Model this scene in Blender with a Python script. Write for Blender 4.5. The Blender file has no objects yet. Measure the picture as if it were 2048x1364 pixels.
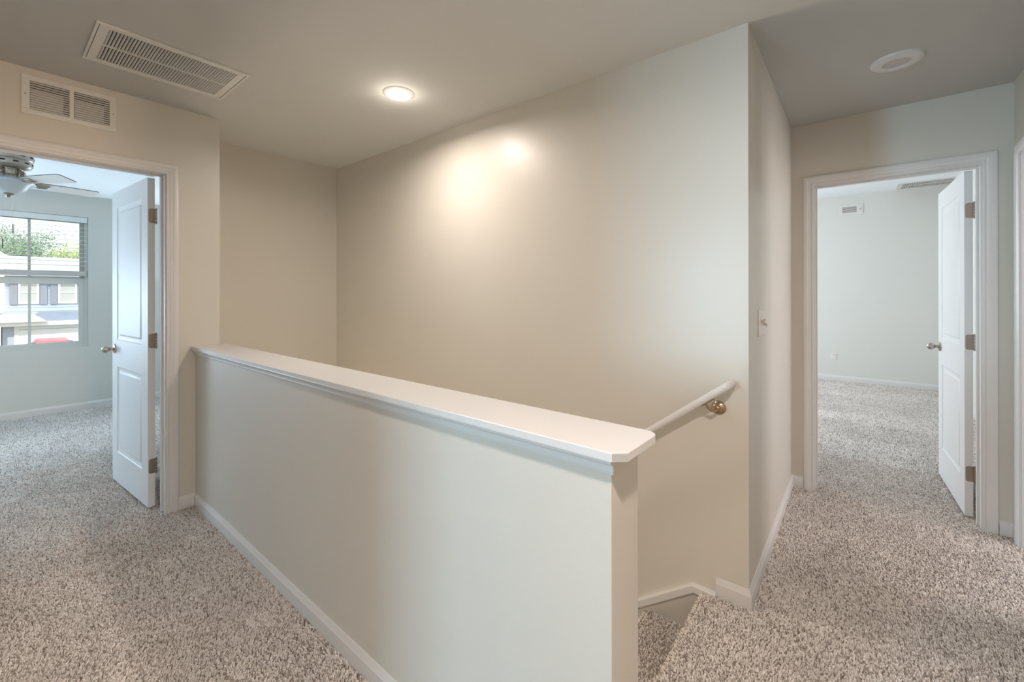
import bpy, bmesh, math, random
import numpy as np
from mathutils import Vector, Matrix

random.seed(7)
rng = np.random.default_rng(7)
SC = bpy.context.scene
COL = SC.collection
PI = math.pi

# ------------------------------------------------------------------ camera
cam_d = bpy.data.cameras.new('camera')
cam = bpy.data.objects.new('camera', cam_d)
COL.objects.link(cam)
F_PX = 854.37
cam_d.sensor_fit = 'HORIZONTAL'
cam_d.sensor_width = 36.0
cam_d.lens = F_PX / 2048 * 36
cam_d.shift_x = 0.0
cam_d.shift_y = -(682 - 586.3) / 2048
cam_d.clip_start = 0.02
cam_d.clip_end = 300
_y, _p, _r = math.radians(39.05), math.radians(0.03), math.radians(-0.0815)
Fv = Vector((-math.sin(_y) * math.cos(_p), math.cos(_y) * math.cos(_p), math.sin(_p)))
Rv = Vector((math.cos(_y), math.sin(_y), 0))
Uv = Rv.cross(Fv)
R2 = Rv * math.cos(_r) + Uv * math.sin(_r)
U2 = -Rv * math.sin(_r) + Uv * math.cos(_r)
M = Matrix((R2, U2, -Fv)).transposed().to_4x4()
M.translation = Vector((0, 0, 1.3175))
cam.matrix_world = M
SC.camera = cam

# ------------------------------------------------------------------ view, world
SC.view_settings.view_transform = 'Standard'
SC.view_settings.look = 'None'
SC.view_settings.gamma = 1
SC.view_settings.use_curve_mapping = False
SC.view_settings.exposure = 0.32
SC.cycles.use_denoising = True
SC.cycles.max_bounces = 10
SC.cycles.diffuse_bounces = 6
SC.cycles.transparent_max_bounces = 16
SC.cycles.sample_clamp_indirect = 4.0

world = bpy.data.worlds.new('daylight')
SC.world = world
world.use_nodes = True
wn = world.node_tree
wn.nodes.clear()
w_out = wn.nodes.new('ShaderNodeOutputWorld')
w_bg = wn.nodes.new('ShaderNodeBackground')
w_bg.inputs['Color'].default_value = (0.90, 0.95, 1.0, 1)
w_bg.inputs['Strength'].default_value = 1.35
wn.links.new(w_bg.outputs[0], w_out.inputs[0])

# ------------------------------------------------------------------ lights
def sun(name, rot, strength, col, angle):
    d = bpy.data.lights.new(name, 'SUN')
    d.energy = strength; d.color = col; d.angle = math.radians(angle)
    o = bpy.data.objects.new(name, d); COL.objects.link(o)
    o.rotation_euler = rot
    return o

def area(name, loc, direction, sx, sy, power, col, spread=180, shape='RECTANGLE'):
    d = bpy.data.lights.new(name, 'AREA')
    d.shape = shape; d.size = sx; d.size_y = sy
    d.energy = power; d.color = col; d.spread = math.radians(spread)
    o = bpy.data.objects.new(name, d); COL.objects.link(o)
    o.location = loc
    o.rotation_euler = Vector(direction).to_track_quat('-Z', 'Y').to_euler()
    return o

DAY = (0.72, 0.86, 1.0)
WARM = (1.0, 0.85, 0.71)
sun('sun', (math.radians(48), 0, math.radians(70)), 2.6, (1.0, 0.96, 0.9), 1.0)
# unseen area fills in place of windows; no window built
area('bedroom_fill', (-6.88, -1.45, 1.45), (1, 0.0, 0.35), 1.3, 1.5, 118.0, (0.63, 0.80, 1.0))  # added fill standing for an unseen second window; the wall is solid here
area('bedroom_corner_fill', (-6.88, 1.76, 1.45), (1, -0.1, 0.35), 0.75, 1.5, 28.0, (0.75, 0.88, 1.0))  # another added fill, unseen, set where it spares the door leaf
area('far_room_assumed_fill', (-2.90, 6.0, 1.50), (1, 0.0, -0.12), 1.8, 1.5, 90, (0.85, 0.91, 1.0))  # assumed from the brightly lit door leaf; unseen fill before a windowless side wall
area('back_room_assumed_fill', (-2.62, -4.9, 1.40), (0.33, 1, 0.0), 0.70, 1.5, 158, (0.46, 0.77, 1.0))  # assumed cool beam from behind; unseen fill in a room without a window
area('side_room_assumed_fill', (4.9, 0.16, 1.45), (-1, 0.0, -0.05), 0.34, 1.3, 105, (1.0, 0.697, 0.488))  # assumed warm source, narrowed to sharpen the carpet's light edge; unseen, no window
area('door_3_fill', (2.80, 2.95, 1.50), (-1, 0.0, -0.05), 0.9, 1.2, 43, (1.0, 0.899, 0.9))  # fill added beyond door_3 to brighten the corridor; no window built
# recessed downlights of the hall: the lit one over the stairwell, one assumed above the camera
area('stairwell_downlight', (-2.02, 1.475, 2.433), (0, 0, -1), 0.11, 0.11, 11.8, (1.0, 0.88, 0.80), 168, 'DISK')
area('hall_assumed_downlight', (0.12, 0.15, 2.433), (0, 0, -1), 0.12, 0.12, 29.5, (1.0, 0.87, 0.81), 175, 'DISK')  # lamp assumed from the warm light near the camera; no fixture built
def bulb(name, loc, r, power, col):
    d = bpy.data.lights.new(name, 'POINT')
    d.energy = power; d.color = col; d.shadow_soft_size = r
    o = bpy.data.objects.new(name, d); COL.objects.link(o); o.location = loc
    return o
bulb('stairwell_lamp_lens_glow', (-2.02, 1.475, 2.365), 0.02, 1.0, (1.0, 0.90, 0.78))
area('stair_foot_fill', (-3.45, 1.49, -1.75), (1, 0, 0.55), 0.6, 0.8, 34, (1.0, 0.86, 0.68))  # added unseen fill that lifts the lower stairwell walls; no fixture built

# ------------------------------------------------------------------ materials
MATS = {}
def nodes_of(name):
    m = bpy.data.materials.new(name)
    m.use_nodes = True
    nt = m.node_tree
    b = nt.nodes['Principled BSDF']
    MATS[name] = m
    return m, nt, b

def paint(name, col, rough=0.6, spec=0.4, bump=0.02, scale=180, var=0.02, metal=0.0, coat=0.0):
    m, nt, b = nodes_of(name)
    tc = nt.nodes.new('ShaderNodeTexCoord')
    n = nt.nodes.new('ShaderNodeTexNoise')
    n.inputs['Scale'].default_value = scale
    n.inputs['Detail'].default_value = 3
    nt.links.new(tc.outputs['Object'], n.inputs['Vector'])
    n2 = nt.nodes.new('ShaderNodeTexNoise')
    n2.inputs['Scale'].default_value = 2.5
    nt.links.new(tc.outputs['Object'], n2.inputs['Vector'])
    mix = nt.nodes.new('ShaderNodeMix'); mix.data_type = 'RGBA'
    mix.inputs[6].default_value = (*[c * (1 - var) for c in col], 1)
    mix.inputs[7].default_value = (*[min(1, c * (1 + var)) for c in col], 1)
    nt.links.new(n2.outputs['Fac'], mix.inputs[0])
    nt.links.new(mix.outputs[2], b.inputs['Base Color'])
    b.inputs['Roughness'].default_value = rough
    b.inputs['Specular IOR Level'].default_value = spec
    b.inputs['Metallic'].default_value = metal
    b.inputs['Coat Weight'].default_value = coat
    if bump > 0:
        bp = nt.nodes.new('ShaderNodeBump')
        bp.inputs['Strength'].default_value = bump
        bp.inputs['Distance'].default_value = 0.002
        nt.links.new(n.outputs['Fac'], bp.inputs['Height'])
        nt.links.new(bp.outputs[0], b.inputs['Normal'])
    return m

WALL = paint('wall_paint', (0.635, 0.605, 0.54), 0.37, 0.5, 0.10, 260)
WALL2 = paint('bedroom_wall_paint', (0.66, 0.665, 0.625), 0.55, 0.4, 0.10, 260)
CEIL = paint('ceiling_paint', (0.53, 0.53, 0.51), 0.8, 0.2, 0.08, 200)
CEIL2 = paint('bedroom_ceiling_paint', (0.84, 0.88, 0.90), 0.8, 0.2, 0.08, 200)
TRIM = paint('trim_paint', (0.68, 0.67, 0.65), 0.32, 0.5, 0.02, 90)
DOORP = paint('door_paint', (0.72, 0.725, 0.72), 0.46, 0.3, 0.05, 60)
GRILLE = paint('grille_enamel', (0.70, 0.69, 0.655), 0.4, 0.5, 0)
DARK = paint('duct_dark', (0.05, 0.048, 0.045), 0.8, 0.2, 0)
DUCT = paint('damper_steel', (0.38, 0.39, 0.37), 0.5, 0.3, 0)
NICKEL = paint('satin_nickel', (0.50, 0.44, 0.38), 0.28, 0.5, 0, metal=1.0)
BRONZE = paint('hinge_nickel', (0.36, 0.29, 0.245), 0.38, 0.5, 0, metal=1.0)
BRASS = paint('bracket_metal', (0.52, 0.37, 0.25), 0.25, 0.5, 0, metal=1.0)
VINYL = paint('window_vinyl', (0.60, 0.63, 0.60), 0.4, 0.5, 0)
BLIND = paint('blind_slat', (0.74, 0.78, 0.78), 0.5, 0.4, 0)
RAIL_SHADED = paint('blind_rail_shaded', (0.50, 0.51, 0.49), 0.5, 0.4, 0)  # off-white rail darkened: its backlit shade is put into the colour
BLADE = paint('fan_blade_white', (0.88, 0.87, 0.84), 0.4, 0.5, 0)
BLADE_EDGE = paint('fan_blade_edge', (0.16, 0.15, 0.14), 0.5, 0.3, 0)
PLATE = paint('switch_plastic', (0.74, 0.72, 0.68), 0.35, 0.5, 0)
TOGGLE = paint('toggle_plastic', (0.50, 0.42, 0.36), 0.4, 0.5, 0)
CHIP = paint('cut_board_end', (0.42, 0.41, 0.38), 0.9, 0.2, 0.4, 300, 0.1)
BOWL = paint('frosted_bowl', (0.62, 0.68, 0.72), 0.35, 0.5, 0)
SKIRT = paint('skirt_board_paint', (0.60, 0.57, 0.51), 0.5, 0.4, 0.03, 60)
SIDING = paint('siding_blue_grey', (0.50, 0.56, 0.66), 0.8, 0.2, 0)
WHITE_EXT = paint('exterior_white_trim', (0.90, 0.90, 0.92), 0.6, 0.3, 0)
SHUTTER = paint('shutter_slate', (0.30, 0.32, 0.38), 0.7, 0.2, 0)
ROOF = paint('roof_shingle', (0.30, 0.34, 0.42), 0.9, 0.1, 0.3, 8, 0.12)
ROOF2 = paint('roof_pale', (0.62, 0.56, 0.58), 0.9, 0.1, 0.3, 8, 0.1)
ROOF3 = paint('roof_far', (0.56, 0.55, 0.60), 0.9, 0.1, 0.2, 8, 0.06)
CURTAIN = paint('far_window_pane', (0.52, 0.54, 0.52), 0.2, 0.5, 0)
LEAF = paint('leaf_green', (0.36, 0.45, 0.32), 0.7, 0.3, 0, 1.2, 0.35)
LEAF2 = paint('leaf_yellow_green', (0.58, 0.64, 0.30), 0.7, 0.3, 0, 1.2, 0.3)
BARK = paint('bark', (0.16, 0.13, 0.10), 0.9, 0.1, 0.3, 10, 0.2)
CARRED = paint('car_red', (0.72, 0.20, 0.24), 0.3, 0.5, 0, coat=0.5)
RUBBER = paint('tyre_rubber', (0.03, 0.03, 0.03), 0.8, 0.2, 0)
CARGLASS = paint('car_glass', (0.10, 0.12, 0.14), 0.1, 0.6, 0)
LAWN = paint('lawn', (0.20, 0.30, 0.12), 0.9, 0.1, 0.3, 20, 0.2)
ASPHALT = paint('asphalt', (0.30, 0.30, 0.31), 0.9, 0.1, 0.3, 30, 0.1)
CONCRETE = paint('concrete', (0.62, 0.61, 0.58), 0.9, 0.1, 0.2, 30, 0.06)

def emis(name, col, s):
    m, nt, b = nodes_of(name)
    b.inputs['Base Color'].default_value = (0.8, 0.8, 0.8, 1)
    b.inputs['Emission Color'].default_value = (*col, 1)
    b.inputs['Emission Strength'].default_value = s
    return m
LENS_ON = emis('lamp_lens_lit', (1.0, 0.93, 0.84), 6.0)
LENS_OFF = paint('lamp_lens_unlit', (0.55, 0.52, 0.52), 0.4, 0.5, 0)

def glass():
    m, nt, b = nodes_of('window_glass')
    nt.nodes.remove(b)
    out = nt.nodes['Material Output']
    t = nt.nodes.new('ShaderNodeBsdfTransparent'); t.inputs[0].default_value = (0.96, 0.98, 0.97, 1)
    g = nt.nodes.new('ShaderNodeBsdfGlossy'); g.inputs['Roughness'].default_value = 0.02
    f = nt.nodes.new('ShaderNodeFresnel'); f.inputs[0].default_value = 1.45
    mx = nt.nodes.new('ShaderNodeMixShader')
    nt.links.new(f.outputs[0], mx.inputs[0]); nt.links.new(t.outputs[0], mx.inputs[1]); nt.links.new(g.outputs[0], mx.inputs[2])
    nt.links.new(mx.outputs[0], out.inputs[0])
    return m
GLASS = glass()

def carpet_base():
    m, nt, b = nodes_of('carpet_backing')
    tc = nt.nodes.new('ShaderNodeTexCoord')
    v = nt.nodes.new('ShaderNodeTexNoise'); v.inputs['Scale'].default_value = 160; v.inputs['Detail'].default_value = 2
    nt.links.new(tc.outputs['Object'], v.inputs['Vector'])
    r = nt.nodes.new('ShaderNodeValToRGB')
    r.color_ramp.elements[0].position = 0.35; r.color_ramp.elements[0].color = (0.16, 0.13, 0.105, 1)
    r.color_ramp.elements[1].position = 0.65; r.color_ramp.elements[1].color = (0.34, 0.29, 0.25, 1)
    nt.links.new(v.outputs['Fac'], r.inputs[0]); nt.links.new(r.outputs[0], b.inputs['Base Color'])
    b.inputs['Roughness'].default_value = 1; b.inputs['Specular IOR Level'].default_value = 0.05
    return m
CARPET = carpet_base()

def pile_mat():
    m, nt, b = nodes_of('carpet_pile')
    a = nt.nodes.new('ShaderNodeAttribute'); a.attribute_name = 'fleck'
    r = nt.nodes.new('ShaderNodeValToRGB')
    e = r.color_ramp.elements
    e[0].position = 0.0; e[0].color = (0.33, 0.285, 0.245, 1)
    e[1].position = 1.0; e[1].color = (0.93, 0.88, 0.83, 1)
    x = e.new(0.22); x.color = (0.49, 0.435, 0.385, 1)
    x = e.new(0.42); x.color = (0.71, 0.65, 0.60, 1)
    nt.links.new(a.outputs['Fac'], r.inputs[0])
    # soft vacuum and footprint patches: the pile leans and its colour shifts a little
    tc = nt.nodes.new('ShaderNodeTexCoord')
    n = nt.nodes.new('ShaderNodeTexNoise'); n.inputs['Scale'].default_value = 3.2; n.inputs['Detail'].default_value = 3
    nt.links.new(tc.outputs['Object'], n.inputs['Vector'])
    mr = nt.nodes.new('ShaderNodeMapRange'); mr.inputs[1].default_value = 0.3; mr.inputs[2].default_value = 0.7
    mr.inputs[3].default_value = 0.90; mr.inputs[4].default_value = 1.08
    nt.links.new(n.outputs['Fac'], mr.inputs[0])
    mu = nt.nodes.new('ShaderNodeVectorMath'); mu.operation = 'SCALE'
    nt.links.new(r.outputs[0], mu.inputs[0]); nt.links.new(mr.outputs[0], mu.inputs['Scale'])
    nt.links.new(mu.outputs[0], b.inputs['Base Color'])
    b.inputs['Roughness'].default_value = 0.95; b.inputs['Specular IOR Level'].default_value = 0.05
    return m
PILE = pile_mat()

# ------------------------------------------------------------------ helpers
class MB:
    """collects faces; build() links them as ONE mesh object"""
    def __init__(self):
        self.v = []; self.f = []; self.mi = []
    def add(self, vs, fs, mi=0):
        n = len(self.v)
        self.v += [tuple(p) for p in vs]
        self.f += [tuple(n + i for i in f) for f in fs]
        self.mi += [mi] * len(fs)
        return self
    def box(self, x0, x1, y0, y1, z0, z1, mi=0, tf=None):
        vs = [(x, y, z) for z in (z0, z1) for y in (y0, y1) for x in (x0, x1)]
        if tf: vs = [tf(Vector(p)) for p in vs]
        return self.add(vs, [(0, 2, 3, 1), (4, 5, 7, 6), (0, 1, 5, 4), (1, 3, 7, 5), (3, 2, 6, 7), (2, 0, 4, 6)], mi)
    def rbox(self, x0, x1, y0, y1, z0, z1, r=0.003, mi=0, tf=None, seg=1):
        bm = bmesh.new()
        bmesh.ops.create_cube(bm, size=1)
        for v in bm.verts:
            v.co = Vector(((x0 + x1) / 2 + v.co.x * (x1 - x0), (y0 + y1) / 2 + v.co.y * (y1 - y0), (z0 + z1) / 2 + v.co.z * (z1 - z0)))
        bmesh.ops.bevel(bm, geom=list(bm.edges), offset=r, segments=seg, profile=0.5, affect='EDGES')
        vs = [v.co.copy() for v in bm.verts]
        if tf: vs = [tf(p) for p in vs]
        bm.verts.index_update()
        fs = [tuple(v.index for v in f.verts) for f in bm.faces]
        bm.free()
        return self.add(vs, fs, mi)
    def lathe(self, prof, n=24, tf=None, mi=0):
        """prof: (r, h) pairs about local z"""
        vs = []; fs = []
        k = len(prof)
        for i in range(n):
            a = 2 * PI * i / n
            for r, h in prof: vs.append(Vector((r * math.cos(a), r * math.sin(a), h)))
        for i in range(n):
            j = (i + 1) % n
            for q in range(k - 1):
                fs.append((i * k + q, j * k + q, j * k + q + 1, i * k + q + 1))
        if prof[0][0] > 1e-6: fs.append(tuple(i * k for i in reversed(range(n))))
        if prof[-1][0] > 1e-6: fs.append(tuple(i * k + k - 1 for i in range(n)))
        if tf: vs = [tf(p) for p in vs]
        return self.add(vs, fs, mi)
    def tube(self, pts, r, n=12, mi=0, cap=True):
        pts = [Vector(p) for p in pts]
        rs = r if isinstance(r, (list, tuple)) else [r] * len(pts)
        vs = []; fs = []
        up = Vector((0, 0, 1))
        d0 = (pts[1] - pts[0]).normalized()
        if abs(d0.z) > 0.9: up = Vector((1, 0, 0))
        for i, p in enumerate(pts):
            if i == 0: d = pts[1] - p
            elif i == len(pts) - 1: d = p - pts[i - 1]
            else: d = (pts[i + 1] - p).normalized() + (p - pts[i - 1]).normalized()
            d.normalize()
            a = d.cross(up).normalized(); b = a.cross(d).normalized()
            for k in range(n):
                t = 2 * PI * k / n
                vs.append(p + (a * math.cos(t) + b * math.sin(t)) * rs[i])
        for i in range(len(pts) - 1):
            for k in range(n):
                q = (k + 1) % n
                fs.append((i * n + k, i * n + q, (i + 1) * n + q, (i + 1) * n + k))
        if cap:
            fs.append(tuple(reversed(range(n)))); fs.append(tuple((len(pts) - 1) * n + k for k in range(n)))
        return self.add(vs, fs, mi)
    def sweep(self, path, prof, side=1, closed=False, mi=0, mapf=None, caps=True):
        """path: 2D points, prof: (offset, height) pairs; offset to the left of travel * side, mitred"""
        P = [Vector(p) for p in path]
        n = len(P); k = len(prof)
        vs = []; fs = []
        for i in range(n):
            def nrm(a, b):
                d = (b - a).normalized(); return Vector((-d.y, d.x)) * side
            if i == 0: m = nrm(P[0], P[1]); s = 1
            elif i == n - 1: m = nrm(P[n - 2], P[n - 1]); s = 1
            else:
                a = nrm(P[i - 1], P[i]); b = nrm(P[i], P[i + 1])
                m = (a + b).normalized(); s = 1 / max(0.2, m.dot(a))
            for o, h in prof:
                q = P[i] + m * (o * s)
                vs.append(mapf(q.x, q.y, h) if mapf else Vector((q.x, q.y, h)))
        for i in range(n - 1):
            for q in range(k):
                r = (q + 1) % k
                fs.append((i * k + q, (i + 1) * k + q, (i + 1) * k + r, i * k + r))
        if caps:
            fs.append(tuple(range(k))); fs.append(tuple((n - 1) * k + q for q in reversed(range(k))))
        return self.add(vs, fs, mi)
    def mesh(self, name, mats, smooth=False, angle=35):
        me = bpy.data.meshes.new(name)
        me.from_pydata(self.v, [], self.f)
        for m in (mats if isinstance(mats, (list, tuple)) else [mats]): me.materials.append(m)
        me.polygons.foreach_set('material_index', self.mi)
        bm = bmesh.new(); bm.from_mesh(me)
        bmesh.ops.recalc_face_normals(bm, faces=bm.faces)
        if smooth:
            for f in bm.faces: f.smooth = True
            for e in bm.edges:
                if len(e.link_faces) == 2 and e.calc_face_angle(0) > math.radians(angle): e.smooth = False
        bm.to_mesh(me); bm.free()
        return me
    def build(self, name, mats, parent=None, smooth=False, angle=35):
        return link(name, self.mesh(name, mats, smooth, angle), parent)

def link(name, me, parent=None):
    o = bpy.data.objects.new(name, me)
    COL.objects.link(o)
    if parent is not None: o.parent = parent
    return o

def place(o, loc):
    """put a world-built top-level mesh's origin at loc without moving it"""
    loc = Vector(loc)
    o.data.transform(Matrix.Translation(-loc)); o.location = loc
    return o

def thing(name, label, cat, loc, rot=0, group=None):
    o = bpy.data.objects.new(name, None); o.empty_display_size = 0.05
    COL.objects.link(o); o.location = loc; o.rotation_euler = (0, 0, rot)
    o['label'] = label; o['category'] = cat
    if group: o['group'] = group
    return o

def tag(o, label, cat, group=None, kind=None):
    o['label'] = label; o['category'] = cat
    if group: o['group'] = group
    if kind: o['kind'] = kind
    return o

def struct(o, label, cat):
    o['kind'] = 'structure'; o['label'] = label; o['category'] = cat
    return o

def rel(root):
    """world point -> local to an unrotated thing"""
    L = root.location.copy()
    return lambda p: Vector(p) - L

# ------------------------------------------------------------------ plan (metres)
XL = -3.228; TW = 0.12            # left wall face, wall thickness
XA = -3.69                        # stairwell end wall
Y1 = 0.829; YB = 0.966            # half wall faces
Y2 = 2.014                        # tall stairwell wall
X2 = -0.358                       # return wall
Y3 = 3.489                        # wall with the right doorway
X3 = 0.652                        # right wall
ZC = 2.451
XE = -0.404                       # end of the half wall
YBACK = -1.20
ZLOW = -2.7

# ------------------------------------------------------------------ walls
# left wall with the doorway of door_1 (opening Y -0.08..0.68, Z 2.037)
D1A, D1B, DH = -0.085, 0.690, 2.045
m = MB()
m.box(XL - TW, XL, YBACK - TW, D1A, 0, ZC)
m.box(XL - TW, XL, D1B, 0.861, 0, ZC)
m.box(XL - TW, XL, D1A, D1B, DH, ZC)
m.box(XA - TW, XL, 0.861, 0.961, ZLOW, ZC)          # stairwell return behind the corner
struct(place(m.build('wall_left', WALL), (XL, 0.3, 0)), 'beige hall wall around the left doorway, under the small vent', 'wall')

m = MB(); m.box(XA - TW, XA, 0.961, Y2 + TW, ZLOW, ZC)
struct(place(m.build('wall_stairwell_end', WALL), (XA, 1.5, 0)), 'narrow beige wall closing the far end of the stairwell', 'wall')

m = MB(); m.box(XA, X2, Y2, Y2 + TW, ZLOW, ZC)
struct(place(m.build('wall_stairwell', WALL), (-2, Y2, 0)), 'tall beige wall along the stairwell behind the half wall', 'wall')

m = MB(); m.box(X2 - TW, X2, Y2 + TW, Y3 + TW, -0.3, ZC)
struct(place(m.build('wall_return', WALL), (X2, 2.8, 0)), 'narrow wall with the light switch beside the stairwell corner', 'wall')

D2A, D2B = -0.238, 0.540
m = MB()
m.box(X2, D2A, Y3, Y3 + TW, 0, ZC); m.box(D2B, X3 + TW, Y3, Y3 + TW, 0, ZC); m.box(D2A, D2B, Y3, Y3 + TW, DH, ZC)
struct(place(m.build('wall_front', WALL), (0.1, Y3, 0)), 'beige wall around the right doorway', 'wall')

D3A, D3B = 2.60, 3.376
m = MB()
m.box(X3, X3 + TW, D3B, Y3, 0, ZC); m.box(X3, X3 + TW, D3A, D3B, DH, ZC)
m.box(X3, X3 + TW, 0.345, D3A, 0, ZC); m.box(X3, X3 + TW, -0.62, 0.345, DH, ZC); m.box(X3, X3 + TW, YBACK - TW, -0.62, 0, ZC)  # opening beside the camera is assumed, letting the side room fill through
struct(place(m.build('wall_right', WALL), (X3, 3, 0)), 'sliver of beige wall at the right edge', 'wall')

m = MB()
m.box(XL, -1.66, YBACK - TW, YBACK, 0, ZC); m.box(-0.80, X3, YBACK - TW, YBACK, 0, ZC); m.box(-1.66, -0.80, YBACK - TW, YBACK, DH, ZC)  # doorway gap is assumed; its jambs shape the back room fill's beam
struct(place(m.build('wall_back', WALL), (-1, YBACK, 0)), 'hall wall behind the viewer', 'wall')

# half wall: sheathing down into the stairwell
m = MB()
m.box(XL, XE, Y1, YB, 0, 0.973)
m.box(XA, XE, Y1, YB, ZLOW, 0)
struct(place(m.build('wall_half', WALL), (-1.8, Y1, 0)), 'waist-high half wall running along the open stairwell', 'half wall')

# room shells
m = MB()
m.box(-7.05, -6.93, -2.72, -0.147, 0, ZC); m.box(-7.05, -6.93, 0.75, 2.32, 0, ZC)
m.box(-7.05, -6.93, -0.147, 0.75, 0, 0.717); m.box(-7.05, -6.93, -0.147, 0.75, 2.20, ZC)
struct(place(m.build('wall_bedroom_window', WALL2), (-6.93, 0.3, 0)), 'pale bedroom wall holding the window, through the left doorway', 'wall')
m = MB()
m.box(-6.93, XA - TW, Y2 + TW, 2.32, 0, ZC); m.box(-6.93, XL - TW, -2.72, -2.6, 0, ZC)
m.box(XL - TW - 0.001, XL - TW, -2.6, D1A, 0, ZC)
struct(place(m.build('wall_bedroom_sides', WALL2), (-5, 2.2, 0)), 'side walls of the left bedroom', 'wall')

m = MB(); m.box(-3.12, 1.07, 8.09, 8.21, 0, 2.77)
struct(place(m.build('wall_far_room', WALL2), (0, 8.09, 0)), 'pale far wall of the empty room through the right doorway', 'wall')
m = MB()
m.box(0.95, 1.07, Y3 + TW, 8.09, 0, 2.77); m.box(-3.12, -3.0, Y3, 8.09, 0, 2.77); m.box(-3.0, X2 - TW, Y3, Y3 + TW, 0, 2.77)
m.box(X2 - TW, 1.07, Y3 + 0.02, Y3 + TW, ZC + 0.1, 2.87)
struct(place(m.build('wall_far_room_sides', WALL2), (0.95, 6, 0)), 'side walls of the room through the right doorway', 'wall')

# assumed unseen rooms behind the viewer that hold the added fills
m = MB()
m.box(-3.35, 0.8, -5.15, -5.03, 0, ZC); m.box(-3.47, -3.35, -5.15, YBACK - TW, 0, ZC); m.box(0.0, 0.12, -5.03, YBACK - TW, 0, ZC)
m.box(2.9, 3.02, 1.22, Y3 + TW, 0, ZC); m.box(X3 + TW, 2.9, Y3, Y3 + TW, 0, ZC); m.box(5.05, 5.17, -1.6, 1.6, 0, ZC); m.box(X3 + TW, 5.05, 1.1, 1.22, 0, ZC); m.box(X3 + TW, 5.05, -1.32, YBACK, 0, ZC)
m.box(0.12, X3 + TW, YBACK - TW - 0.01, YBACK - TW, 0, ZC)
struct(place(m.build('wall_back_rooms', WALL2), (0, -3, 0)), 'walls of the rooms behind the viewer', 'wall')

# ceilings
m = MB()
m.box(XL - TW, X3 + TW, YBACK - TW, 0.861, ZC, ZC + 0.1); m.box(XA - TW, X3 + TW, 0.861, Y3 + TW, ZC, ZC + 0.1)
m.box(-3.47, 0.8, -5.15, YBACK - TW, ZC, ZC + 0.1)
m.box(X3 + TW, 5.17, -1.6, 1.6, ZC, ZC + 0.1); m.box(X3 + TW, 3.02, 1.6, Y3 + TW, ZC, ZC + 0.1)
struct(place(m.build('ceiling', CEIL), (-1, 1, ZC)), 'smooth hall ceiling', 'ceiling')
m = MB(); m.box(-7.05, XL - TW, -2.72, 0.861, ZC, ZC + 0.1)
m.box(-7.05, XA - TW, 0.861, 2.32, ZC, ZC + 0.1)
struct(place(m.build('ceiling_bedroom', CEIL2), (-5, 0, ZC)), 'pale bedroom ceiling above the fan', 'ceiling')
m = MB(); m.box(-3.12, 1.07, Y3 + TW, 8.21, 2.77, 2.87)
struct(place(m.build('ceiling_far_room', CEIL2), (0, 6, 2.77)), 'white ceiling of the room through the right doorway', 'ceiling')

# ------------------------------------------------------------------ floor
XN = -0.538     # first nosing
m = MB()
m.box(XL - TW, X3, YBACK - TW, Y1 + 0.01, -0.15, -0.008)
m.box(XN + 0.02, X3, Y1, Y3 + TW, -0.15, -0.008)
m.box(-7.05, XL - TW, -2.72, 0.861, -0.15, -0.008); m.box(-7.05, XA - TW, 0.861, 2.32, -0.15, -0.008)
m.box(-3.12, 1.07, Y3 + TW, 8.21, -0.15, -0.008)
m.box(-3.47, 0.8, -5.15, YBACK - TW, -0.15, -0.008)
m.box(X3, 5.17, -1.6, Y3 + TW, -0.15, -0.008)
floor = struct(place(m.build('floor', CARPET), (0, 0, 0)), 'speckled grey beige carpet covering hall and rooms', 'floor')

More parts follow.
